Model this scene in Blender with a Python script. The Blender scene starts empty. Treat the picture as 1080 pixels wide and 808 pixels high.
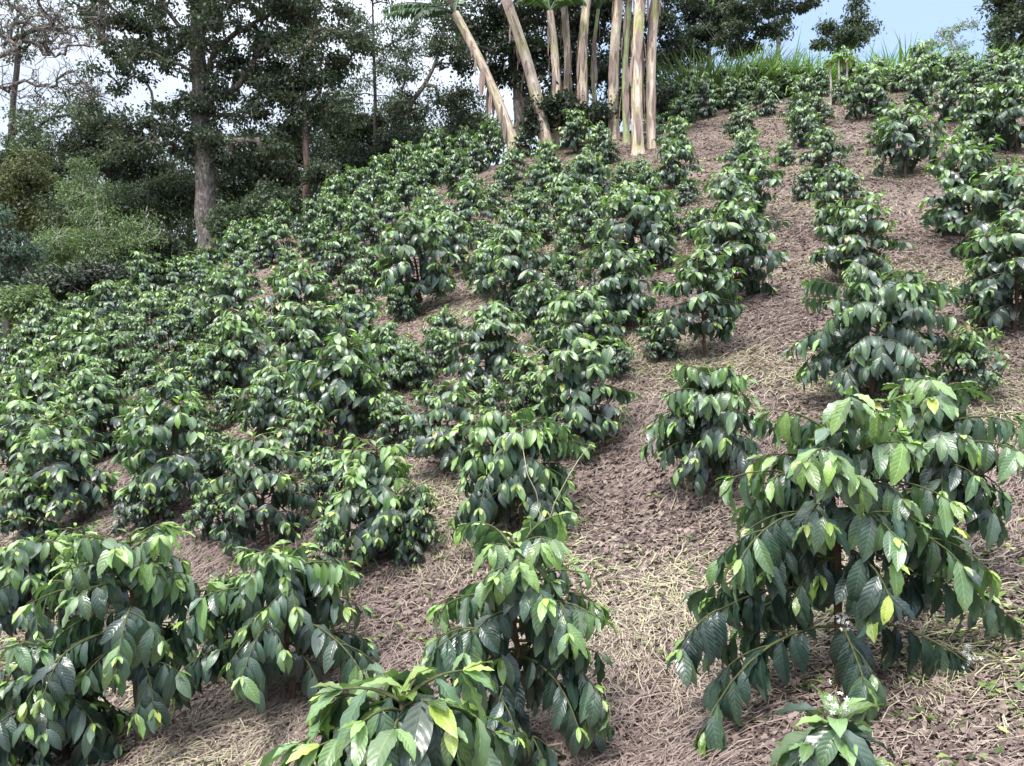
import bpy, math, random
import numpy as np
random.seed(7)
RNG = np.random.default_rng(11)
F = 848.0; CX = 540.0; CY = 404.0
R = math.radians
scene = bpy.context.scene
COL = scene.collection

# ------------------------------------------------------------------ measured plants (cx, top, base, width) as they stand on the slope
B = lambda s: [tuple(int(v) for v in r.split(',')) for r in s.split()]
FAR = B("""
716,84,113,30 718,103,137,36 711,128,168,42 706,152,200,56 745,79,125,34 773,86,118,36 776,109,148,40 776,149,192,56
795,67,98,40 808,84,123,36 841,68,100,34 843,85,116,38 838,104,134,38 852,117,156,44 868,145,192,54 829,150,176,28
866,72,102,30 899,48,82,32 909,70,104,32 931,62,96,36 915,84,127,56 962,51,94,50 970,76,114,50 1000,62,96,38
1018,54,88,36 1000,85,129,48 1028,74,100,34 1047,57,92,46 1060,74,100,42 1028,108,157,60 1074,98,160,72 955,124,188,76
930,127,156,32 1022,172,250,96 1056,198,280,98 1070,254,350,112 893,195,248,70 898,230,300,92 847,176,212,42
1015,345,425,76 787,192,236,68 781,226,278,88 775,256,318,94 745,303,378,98 699,337,382,60 665,270,345,86
680,236,285,90 620,328,400,84 605,364,478,112 640,139,174,42 626,168,220,62 618,218,262,62 702,214,254,54
722,192,218,36 685,197,226,46 648,207,232,32 608,121,162,42 433,154,190,46 408,164,194,38 411,183,220,42 432,190,226,42
408,204,246,46 437,216,258,52 457,165,196,38 459,204,244,46 482,169,202,42 500,189,220,38 495,212,255,60 521,203,228,32
475,241,288,60 541,235,276,56 520,243,262,25 562,213,250,48 563,178,216,52 534,183,208,32 533,162,194,42 501,154,184,38
490,128,160,38 517,126,160,42 553,132,166,34 580,160,192,42 592,198,238,50 600,229,256,36 596,252,288,42 473,151,180,38
575,236,258,28 443,266,328,96 508,264,316,58 554,276,338,88 593,281,322,46 580,320,360,62 470,321,372,54 424,339,412,78
508,337,418,90 461,352,398,48 411,262,296,38 540,267,292,32 213,262,302,50 252,234,262,32 248,253,288,46 288,241,280,52
297,215,246,38 320,214,252,46 330,243,276,42 356,184,212,32 348,198,228,40 380,175,214,42 360,219,256,50 388,227,266,54
396,166,194,34 357,262,304,56 395,267,304,48 259,270,314,56 300,276,312,46 213,284,320,46 268,233,262,32 258,302,360,78
316,307,368,90 378,294,336,54 378,327,380,70 337,290,314,30 206,307,350,48 260,357,412,80 327,351,424,90 222,381,424,62
393,357,408,56 226,357,390,42 206,377,416,48 112,304,336,42 115,319,360,60 80,319,354,44 52,324,356,42 40,342,388,54
12,347,394,50 22,382,430,58 95,349,392,60 82,377,430,72 128,371,416,62 158,324,360,50 193,324,366,52 150,346,384,56
185,371,420,66 160,388,424,52 160,284,322,52 188,279,314,42 133,302,336,42 178,311,340,36 55,414,474,82 114,412,482,84
178,411,478,82 15,450,524,92 140,446,486,54 95,444,486,54 88,476,552,112 170,464,552,116 32,525,580,76 277,404,474,78
352,388,474,106 282,472,578,108 390,464,592,118 346,479,540,64 233,472,504,38 467,400,502,98 520,418,456,38
4,410,460,60 238,415,452,44 228,330,360,40 180,345,378,44 300,330,366,44 345,330,374,44 430,300,340,44 640,296,334,44 1012,140,170,36
585,340,386,60 540,300,342,52 385,405,452,64 425,420,476,60 150,500,560,70 225,520,570,60 320,440,500,70 448,360,410,54
95,552,652,84 222,505,592,62 432,508,592,48 345,542,622,58 238,604,694,62
735,222,258,38 655,360,404,48 560,380,440,60  1040,290,340,60 870,100,132,34 885,84,110,28 690,236,262,40 60,440,490,60
510,235,262,34 450,232,262,40 380,205,236,38 345,235,264,34 275,255,284,36 235,285,316,38 640,240,272,40 620,190,222,36
1072,60,92,40 985,60,92,34 945,68,98,30 820,68,98,34 758,72,104,32 735,92,122,32 733,70,98,26 690,120,152,32
660,175,206,34 675,165,196,32 605,175,206,36 545,200,226,28 440,175,204,34 420,150,178,30 445,140,170,32 465,135,164,32 70,345,380,44 130,335,368,42 40,375,414,48 110,395,436,54 60,390,430,50 150,425,468,52 205,430,476,52 210,460,508,54
""")
# plants near enough for a build of their own: cx, top, base, width, seed, label
NEAR = [
 (885,432,728,300,31,"big glossy coffee plant with bronze young tips, filling the lower right of the slope"),
 (400,712,985,262,32,"coffee plant top with very large close leaves cut off by the bottom edge"),
 (540,548,806,172,33,"slim two-tiered coffee plant beside the bare straw patch, just behind the cropped close one"),
 (145,545,786,196,34,"front left coffee plant with bright lime crown over a bare brown stem"),
 (308,578,742,205,35,"wide umbrella-shaped coffee plant on one thin stem between two tall front plants"),
 (1002,388,612,140,36,"pale-tipped coffee plant at the right rim, rising behind the big bronze-tipped one"),
 (742,382,522,134,37,"rounded coffee plant just behind and left of the big bronze-tipped one"),
 (918,282,428,162,38,"broad dense coffee bush with dark underside on the bare slope right of centre"),
 (30,562,706,118,39,"coffee plant cut by the left edge beside the lime-crowned front plant"),
 (72,668,805,150,40,"low sprawling coffee plant in the bottom left corner under the lime-crowned one"),
 (552,430,560,146,41,"coffee plant with pale dry stems hanging over it, above the slim two-tiered one"),
 (862,732,900,118,42,"small coffee sprig with a white blossom cluster in the lower right foreground"),
]

_keep = []
for _r in FAR:      # a bush is listed once: leave out a second reading of the same one
    if all(math.hypot(_r[0]-k[0], (_r[1]+_r[2])/2-(k[1]+k[2])/2) > .31*min(_r[3], k[3]) for k in _keep): _keep.append(_r)
FAR = _keep
# ------------------------------------------------------------------ terrain: a hillside fitted through the feet of the plants
def bfit():
    P = []
    for r in FAR: P.append((r[0], r[2], F*0.80/r[3], 1.0))
    for n in NEAR:
        w = {31: 330, 32: 300}.get(n[4], n[3])
        if n[4] in (32, 42): continue
        P.append((n[0], n[2], F*0.80/w, 4.0))
    P += [(870,905,1.55,6), (300,985,1.45,4), (1040,800,2.0,4), (60,980,1.9,4)]
    P = np.array(P); d = P[:,2]; x = (P[:,0]-CX)/F*d; z = (CY-P[:,1])/F*d
    return x, d, z, P[:,3]
def basis(t, q):
    return np.stack([np.ones_like(t), t, q, t*q, t*t, q*q, t*q*q, t*t*q, q**3, t**3], -1)
# slope seen as elevation z/y = poly(x/y, 1/y): linear for a plane, gently curved here
_x, _y, _z, _w = bfit()
_t, _q, _s = _x/_y, 1/_y, _z/_y
EDGE = [(0,352,14.5),(60,338,15),(100,324,15.2),(150,308,16),(200,288,17),(250,268,18),(300,248,18.5),(350,222,19.5),(400,202,20.5),(450,184,21),(500,170,21),(560,160,21),(620,150,21),(680,134,21.5),(740,114,22),(800,102,22),(860,97,22),(920,93,21.5),(980,93,21),(1080,92,20)]
_t = np.append(_t, [(e[0]-CX)/F for e in EDGE]); _q = np.append(_q, [1/e[2] for e in EDGE]); _s = np.append(_s, [(CY-e[1])/F for e in EDGE]); _w = np.append(_w, [5]*len(EDGE))
W_ = _w**.5
for it in range(8):
    A = basis(_t, _q)*W_[:, None]
    COEF = np.linalg.solve(A.T@A+np.diag([1e-4]*5+[2e-3]*3+[5e-3, 2e-2]), A.T@(_s*W_))
    res = np.abs(basis(_t, _q)@COEF-_s)
    W_ = _w**.5/np.sqrt(1+(res/.03)**2)
T_EDGE = (np.array([-400,0,100,200,300,400,500,600,700,800,900,1080,1500])-CX)/F
Y_EDGE = np.array([13.5,14.5,15.5,17,18.5,20,21,21,21.5,22,21.5,20.5,20.0])
def ground(x, y):
    x = np.asarray(x, float); y = np.asarray(y, float)
    th = np.degrees(np.arctan2(x, y)); r = np.hypot(x, y)
    a = np.abs(th); k = np.clip((a-42)/138, 0, 1)
    thf = np.where(a > 42, np.sign(th)*42*(1-k), th)
    wr = 1-k
    t = np.tan(np.radians(thf)); yy = r*wr*np.cos(np.radians(thf))
    ye = np.interp(t, T_EDGE, Y_EDGE)
    yc = np.minimum(yy, ye)
    yn = np.maximum(yc, 1.9)
    z = yn*(basis(t, 1/yn)@COEF)
    over = np.maximum(yy-ye, 0)
    left = np.clip((0.15-t)/0.3, 0, 1)
    s = 0.10+0.22*left
    drop = s*(over-1.2*(1-np.exp(-over/1.2)))
    drop = 14*(1-np.exp(-drop/14))
    z = z-drop
    # the far side of the valley, seen low between the trees on the left
    far = np.clip((.25-t)/.2, 0, 1)*np.clip(1-k*3, 0, 1)
    z = z+far*(.42*np.maximum(np.minimum(over, 110)-38, 0))
    # small lumps and terrace-like ripples
    z = z+0.035*np.sin(x*2.1+y*.7)*np.sin(y*1.7-x*.4)+0.018*np.sin(x*5.3-y*2.2)*np.sin(y*4.1+x*1.3)
    return z
def g1(x, y): return float(ground(np.array([x]), np.array([y]))[0])
def hit(px, py):
    """distance at which a sight line over the slope meets the ground"""
    t = (px-CX)/F; s = (CY-py)/F
    d = np.linspace(1.2, 23, 900)
    diff = s*d-ground(t*d, d)
    neg = np.where(diff <= 0)[0]
    if len(neg): return float(d[neg[0]])
    return float(d[np.argmin(diff)])

# ------------------------------------------------------------------ helpers
def link(o, parent=None):
    COL.objects.link(o)
    if parent is not None: o.parent = parent
    return o
def make_obj(name, me, mat, parent=None):
    o = bpy.data.objects.new(name, me)
    if mat is not None and not me.materials: me.materials.append(mat)
    return link(o, parent)
def mesh_np(name, V, Q, attr=None, smooth=True):
    me = bpy.data.meshes.new(name)
    V = np.asarray(V, np.float32); Q = np.asarray(Q, np.int32)
    n = len(Q); k = Q.shape[1]
    me.vertices.add(len(V)); me.vertices.foreach_set('co', V.ravel())
    me.loops.add(n*k); me.loops.foreach_set('vertex_index', Q.ravel())
    me.polygons.add(n); me.polygons.foreach_set('loop_start', np.arange(n, dtype=np.int32)*k)
    me.polygons.foreach_set('use_smooth', np.full(n, smooth))
    if attr is not None:
        a = me.attributes.new('lf', 'FLOAT_COLOR', 'POINT')
        a.data.foreach_set('color', np.asarray(attr, np.float32).ravel())
    me.update(); me.validate()
    return me
class MB:
    def __init__(s): s.V = []; s.Q = []; s.A = []; s.n = 0
    def add(s, V, Q, A=None):
        V = np.asarray(V, float).reshape(-1, 3)
        s.V.append(V); s.Q.append(np.asarray(Q).reshape(-1, 4)+s.n)
        s.A.append(np.zeros((len(V), 4)) if A is None else np.asarray(A).reshape(-1, 4)); s.n += len(V)
    def tube(s, pts, rad, sides=6, A=None):
        pts = np.asarray(pts, float); m = len(pts)
        rad = np.broadcast_to(np.asarray(rad, float), (m,))
        tan = np.gradient(pts, axis=0); tan /= np.linalg.norm(tan, axis=1)[:, None]+1e-9
        ref = np.array([1., 0.2, 0.1]) if abs(tan[:, 2]).mean() > .6 else np.array([0, 0, 1.])
        u = np.cross(tan, ref); u /= np.linalg.norm(u, axis=1)[:, None]+1e-9
        v = np.cross(tan, u)
        an = np.linspace(0, 2*np.pi, sides, endpoint=False)
        V = pts[:, None, :]+rad[:, None, None]*(np.cos(an)[None, :, None]*u[:, None, :]+np.sin(an)[None, :, None]*v[:, None, :])
        i = np.arange(m-1)[:, None]*sides; j = np.arange(sides)[None, :]; j2 = (j+1) % sides
        Q = np.stack([i+j, i+j2, i+sides+j2, i+sides+j], -1)
        s.add(V, Q, None if A is None else np.broadcast_to(A, (m*sides, 4)))
    def build(s, name, mat, parent=None, smooth=True, attr=True):
        me = mesh_np(name, np.concatenate(s.V), np.concatenate(s.Q), np.concatenate(s.A) if attr else None, smooth)
        return make_obj(name, me, mat, parent)
def norm(a): return a/(np.linalg.norm(a, axis=-1, keepdims=True)+1e-9)
def leaves(P, D, N, L, bend, tone, nl=4, nw=2, wid=0.215, fold=0.25, wavy=0.0, rng=RNG):
    """curved blades: origins P, directions D, face normals N, lengths L"""
    P, D, N = (np.asarray(a, float) for a in (P, D, N)); n = len(P)
    L = np.asarray(L, float); bend = np.maximum(np.asarray(bend, float), .05)
    D = norm(D); S = norm(np.cross(D, N)); N = np.cross(S, D)
    v = np.linspace(0, 1, nl+1); u = np.linspace(-1, 1, nw+1)
    prof = np.sin(np.pi*np.clip(v, 0.0, 1)**0.92)**0.8
    prof = prof*np.where(v > .8, 1-.25*(v-.8)/.2, 1); prof[0] = .05; prof[-1] = .03
    b = bend[:, None]
    along = np.sin(b*v)/b; lift = -(1-np.cos(b*v))/b
    ca, sa = np.cos(b*v), -np.sin(b*v)
    ph = rng.uniform(0, 6.28, n)[:, None, None]
    W = wid*prof[None, :, None]*u[None, None, :]*rng.uniform(.88, 1.12, n)[:, None, None]
    up = fold*np.abs(W)*rng.uniform(.2, 1.5, n)[:, None, None]
    if wavy: up = up+wavy*np.sin(v[None, :, None]*22+ph+u[None, None, :]*1.3)*np.abs(u)[None, None, :]**2*prof[None, :, None]
    roll = rng.normal(0, .1, n)[:, None, None]*u[None, None, :]*v[None, :, None]*.5
    up = up+roll*wid*2
    a3 = along[:, :, None]+up*(-sa)[:, :, None]; l3 = lift[:, :, None]+up*ca[:, :, None]
    V = P[:, None, None, :]+L[:, None, None, None]*(W[..., None]*S[:, None, None, :]+a3[..., None]*D[:, None, None, :]+l3[..., None]*N[:, None, None, :])
    m = (nl+1)*(nw+1)
    i = np.arange(nl)[:, None]*(nw+1); j = np.arange(nw)[None, :]
    q = np.stack([i+j, i+j+1, i+j+nw+2, i+j+nw+1], -1).reshape(-1, 4)
    Q = (q[None]+(np.arange(n)*m)[:, None, None]).reshape(-1, 4)
    A = np.zeros((n, nl+1, nw+1, 4)); A[..., 0] = (u*.5+.5)[None, None, :]; A[..., 1] = v[None, :, None]
    A[..., 2] = np.asarray(tone)[:, None, None]; A[..., 3] = rng.uniform(0, 1, n)[:, None, None]
    return V.reshape(-1, 3), Q, A.reshape(-1, 4)

# ------------------------------------------------------------------ materials
def new_mat(name):
    m = bpy.data.materials.new(name); m.use_nodes = True
    nt = m.node_tree; nt.nodes.clear()
    return m, nt
def N_(nt, t, **kw):
    n = nt.nodes.new(t)
    for k, v in kw.items():
        if k.startswith('i_'):
            n.inputs[k[2:].replace('_', ' ')].default_value = v
        else: setattr(n, k, v)
    return n
def math_(nt, op, a, b=None, clamp=False):
    n = nt.nodes.new('ShaderNodeMath'); n.operation = op; n.use_clamp = clamp
    for i, x in enumerate((a, b)):
        if x is None: continue
        if isinstance(x, (int, float)): n.inputs[i].default_value = x
        else: nt.links.new(x, n.inputs[i])
    return n.outputs[0]
def ramp(nt, fac, stops, interp='LINEAR'):
    n = nt.nodes.new('ShaderNodeValToRGB'); n.color_ramp.interpolation = interp
    el = n.color_ramp.elements
    while len(el) < len(stops): el.new(0.5)
    for e, (p, c) in zip(el, stops):
        e.position = p; e.color = (c[0], c[1], c[2], 1) if len(c) == 3 else c
    nt.links.new(fac, n.inputs[0]); return n.outputs[0]
def mixc(nt, fac, a, b, mode='MIX'):
    n = nt.nodes.new('ShaderNodeMix'); n.data_type = 'RGBA'; n.blend_type = mode
    for i, x in ((0, fac), (6, a), (7, b)):
        if isinstance(x, (int, float)): n.inputs[i].default_value = x
        elif isinstance(x, tuple): n.inputs[i].default_value = (*x, 1)
        else: nt.links.new(x, n.inputs[i])
    return n.outputs[2]
def leaf_mat(name, stops, rough=.36, spec=.5, veins=True, back=(.10, .17, .09), trans=.16, vary=.5, fuzz=0.0, coat=0.0):
    m, nt = new_mat(name)
    out = N_(nt, 'ShaderNodeOutputMaterial'); p = N_(nt, 'ShaderNodeBsdfPrincipled')
    at = N_(nt, 'ShaderNodeAttribute', attribute_name='lf')
    sp = N_(nt, 'ShaderNodeSeparateColor'); nt.links.new(at.outputs['Color'], sp.inputs[0])
    u, v, tone = sp.outputs; rnd = at.outputs['Alpha']
    base = ramp(nt, tone, stops)
    k = math_(nt, 'ADD', math_(nt, 'MULTIPLY', rnd, vary*2), 1-vary)
    cmb = N_(nt, 'ShaderNodeCombineColor')
    for i in range(3): nt.links.new(k, cmb.inputs[i])
    base = mixc(nt, 1.0, base, cmb.outputs[0], 'MULTIPLY')
    tc = N_(nt, 'ShaderNodeTexCoord')
    if veins:
        a = math_(nt, 'MULTIPLY', math_(nt, 'ABSOLUTE', math_(nt, 'SUBTRACT', u, .5)), 2)
        s = math_(nt, 'SUBTRACT', math_(nt, 'MULTIPLY', v, math_(nt, 'ADD', 7.2, math_(nt, 'MULTIPLY', rnd, 2.5))), math_(nt, 'MULTIPLY', math_(nt, 'POWER', a, 1.3), 1.7))
        fr = math_(nt, 'ABSOLUTE', math_(nt, 'SUBTRACT', math_(nt, 'FRACT', math_(nt, 'ADD', s, 30)), .5))  # 0 at vein
        line = math_(nt, 'MULTIPLY', math_(nt, 'SUBTRACT', .09, fr), 9, True)
        mid = math_(nt, 'MULTIPLY', math_(nt, 'SUBTRACT', .09, a), 14, True)
        vn = math_(nt, 'MAXIMUM', math_(nt, 'MULTIPLY', line, .45), mid)
        lighter = mixc(nt, 1.0, base, (2.6, 2.3, 2.0), 'MULTIPLY')
        base = mixc(nt, math_(nt, 'MULTIPLY', vn, .38), base, lighter)
        hgt = math_(nt, 'SUBTRACT', math_(nt, 'POWER', math_(nt, 'MULTIPLY', fr, 2), .6), math_(nt, 'MULTIPLY', mid, .6))
        bm = N_(nt, 'ShaderNodeBump', i_Strength=.3, i_Distance=.003); nt.links.new(hgt, bm.inputs['Height'])
        nt.links.new(bm.outputs[0], p.inputs['Normal'])
    nz = N_(nt, 'ShaderNodeTexNoise', i_Scale=9.0, i_Detail=3.0); nt.links.new(tc.outputs['Object'], nz.inputs['Vector'])
    base = mixc(nt, math_(nt, 'MULTIPLY', math_(nt, 'SUBTRACT', nz.outputs[0], .45), 1.6, True), base, mixc(nt, 1.0, base, (1.35, 1.22, 1.0), 'MULTIPLY'))
    if veins:
        sk = N_(nt, 'ShaderNodeTexNoise', i_Scale=55.0, i_Detail=2.0); nt.links.new(tc.outputs['Object'], sk.inputs['Vector'])
        base = mixc(nt, math_(nt, 'MULTIPLY', math_(nt, 'MULTIPLY', math_(nt, 'SUBTRACT', sk.outputs[0], .69), 14, True), .7), base, (.13, .085, .04))
    geo = N_(nt, 'ShaderNodeNewGeometry')
    bk = mixc(nt, .55, base, back)
    base2 = mixc(nt, geo.outputs['Backfacing'], base, bk)
    nt.links.new(base2, p.inputs['Base Color'])
    rg = math_(nt, 'ADD', math_(nt, 'MULTIPLY', geo.outputs['Backfacing'], .3), math_(nt, 'ADD', math_(nt, 'MULTIPLY', rnd, .12), rough-.06))
    nt.links.new(rg, p.inputs['Roughness'])
    p.inputs['Specular IOR Level'].default_value = spec
    p.inputs['Coat Weight'].default_value = coat; p.inputs['Coat Roughness'].default_value = .25
    tr = N_(nt, 'ShaderNodeBsdfTranslucent')
    nt.links.new(mixc(nt, 1.0, base, (1.6, 2.0, .9), 'MULTIPLY'), tr.inputs['Color'])
    ms = N_(nt, 'ShaderNodeMixShader'); ms.inputs[0].default_value = trans
    nt.links.new(p.outputs[0], ms.inputs[1]); nt.links.new(tr.outputs[0], ms.inputs[2])
    nt.links.new(ms.outputs[0], out.inputs[0])
    return m
def solid_noise_mat(name, stops, scale=(6, 6, 6), rough=.85, bump=.4, detail=5, dist=.02, spec=.3, nscale=1.0):
    m, nt = new_mat(name)
    out = N_(nt, 'ShaderNodeOutputMaterial'); p = N_(nt, 'ShaderNodeBsdfPrincipled')
    tc = N_(nt, 'ShaderNodeTexCoord'); mp = N_(nt, 'ShaderNodeMapping'); mp.inputs['Scale'].default_value = scale
    nt.links.new(tc.outputs['Object'], mp.inputs[0])
    nz = N_(nt, 'ShaderNodeTexNoise', i_Scale=nscale, i_Detail=float(detail), i_Roughness=.65); nt.links.new(mp.outputs[0], nz.inputs['Vector'])
    nt.links.new(ramp(nt, nz.outputs[0], stops), p.inputs['Base Color'])
    b = N_(nt, 'ShaderNodeBump', i_Strength=bump, i_Distance=dist); nt.links.new(nz.outputs[0], b.inputs['Height'])
    nt.links.new(b.outputs[0], p.inputs['Normal'])
    p.inputs['Roughness'].default_value = rough; p.inputs['Specular IOR Level'].default_value = spec
    nt.links.new(p.outputs[0], out.inputs[0]); return m
COFFEE = leaf_mat('coffee_leaf', [(0, (.014, .030, .027)), (.2, (.050, .092, .064)), (.46, (.15, .255, .09)), (.8, (.21, .34, .075)), (.93, (.32, .40, .09)), (1, (.27, .19, .10))], rough=.32, spec=.7, coat=.36)  # old to young leaf colours; dark end deepened to paint in inner shade
BARK = solid_noise_mat('coffee_bark', [(.3, (.05, .03, .022)), (.7, (.19, .12, .085))], (60, 60, 25), nscale=1)
TWIG = solid_noise_mat('green_twig', [(.3, (.04, .05, .02)), (.7, (.12, .13, .05))], (60, 60, 60))
def ground_mat():
    m, nt = new_mat('litter_ground')
    out = N_(nt, 'ShaderNodeOutputMaterial'); p = N_(nt, 'ShaderNodeBsdfPrincipled')
    tc = N_(nt, 'ShaderNodeTexCoord'); V = tc.outputs['Object']
    def noise(sc, det=5, ro=.6, dis=0):
        n = N_(nt, 'ShaderNodeTexNoise', i_Scale=sc, i_Detail=float(det), i_Roughness=ro, i_Distortion=float(dis)); nt.links.new(V, n.inputs['Vector']); return n.outputs[0]
    n1 = noise(.7, 4); n2 = noise(14, 7, .75, .6); n3 = noise(2.6, 4)
    vo = N_(nt, 'ShaderNodeTexVoronoi', i_Scale=48.0); nt.links.new(V, vo.inputs['Vector'])
    c = ramp(nt, n2, [(.28, (.035, .025, .023)), (.45, (.13, .097, .088)), (.58, (.235, .18, .165)), (.72, (.36, .30, .265))])
    vc = N_(nt, 'ShaderNodeSeparateColor'); nt.links.new(vo.outputs['Color'], vc.inputs[0])
    c = mixc(nt, .4, c, ramp(nt, vc.outputs[0], [(0, (.05, .03, .03)), (.5, (.15, .10, .095)), (.8, (.24, .185, .17)), (1, (.38, .34, .27))]))
    st = noise(38, 3, .5, 2.2)
    c = mixc(nt, math_(nt, 'MULTIPLY', math_(nt, 'MULTIPLY', math_(nt, 'SUBTRACT', st, .55), 9, True), .6), c, (.50, .44, .31))
    c = mixc(nt, math_(nt, 'MULTIPLY', math_(nt, 'SUBTRACT', n3, .56), 2.6, True), c, (.13, .14, .065))
    c = mixc(nt, math_(nt, 'MULTIPLY', math_(nt, 'SUBTRACT', n1, .5), 2.0, True), c, mixc(nt, 1.0, c, (1.25, 1.15, 1.12), 'MULTIPLY'))
    sxy = N_(nt, 'ShaderNodeSeparateXYZ'); nt.links.new(V, sxy.inputs[0])
    c = mixc(nt, math_(nt, 'MULTIPLY', math_(nt, 'SUBTRACT', sxy.outputs[1], 24), .15, True), c, ramp(nt, n3, [(.35, (.035, .055, .025)), (.65, (.09, .12, .05))]))
    nt.links.new(c, p.inputs['Base Color']); p.inputs['Roughness'].default_value = .95; p.inputs['Specular IOR Level'].default_value = .15
    h = math_(nt, 'ADD', n2, math_(nt, 'MULTIPLY', vo.outputs['Distance'], .6))
    b = N_(nt, 'ShaderNodeBump', i_Strength=.9, i_Distance=.03); nt.links.new(h, b.inputs['Height']); nt.links.new(b.outputs[0], p.inputs['Normal'])
    nt.links.new(p.outputs[0], out.inputs[0]); return m
def straw_mat():
    m, nt = new_mat('dry_straw')
    out = N_(nt, 'ShaderNodeOutputMaterial'); p = N_(nt, 'ShaderNodeBsdfPrincipled')
    at = N_(nt, 'ShaderNodeAttribute', attribute_name='lf'); sp = N_(nt, 'ShaderNodeSeparateColor'); nt.links.new(at.outputs['Color'], sp.inputs[0])
    c = ramp(nt, sp.outputs[2], [(0, (.07, .048, .043)), (.3, (.20, .15, .135)), (.55, (.29, .23, .20)), (.8, (.42, .385, .26)), (.93, (.42, .46, .2)), (1, (.15, .23, .06))])
    nt.links.new(c, p.inputs['Base Color']); p.inputs['Roughness'].default_value = .7; p.inputs['Specular IOR Level'].default_value = .3
    nt.links.new(p.outputs[0], out.inputs[0]); return m
STRAW = straw_mat()

# ------------------------------------------------------------------ ground sheet
def build_ground():
    th = np.concatenate([np.linspace(-180, -48, 45)[:-1], np.linspace(-48, 48, 330), np.linspace(48, 180, 45)[1:-1]])
    r = np.concatenate([[0.02, .3, .6, .9, 1.1], np.geomspace(1.25, 26, 300), np.geomspace(27, 600, 60)])
    T, Rr = np.meshgrid(np.radians(th), r)
    X = Rr*np.sin(T); Y = Rr*np.cos(T); Z = ground(X, Y)
    nt_, nr = len(th), len(r)
    i = np.arange(nr-1)[:, None]*nt_; j = np.arange(nt_)[None, :]; j2 = (j+1) % nt_
    Q = np.stack([i+j, i+nt_+j, i+nt_+j2, i+j2], -1).reshape(-1, 4)[:, ::-1]
    me = mesh_np('hillside_ground', np.stack([X, Y, Z], -1).reshape(-1, 3), Q)
    o = make_obj('ground', me, ground_mat()); o['kind'] = 'structure'
build_ground()

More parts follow.
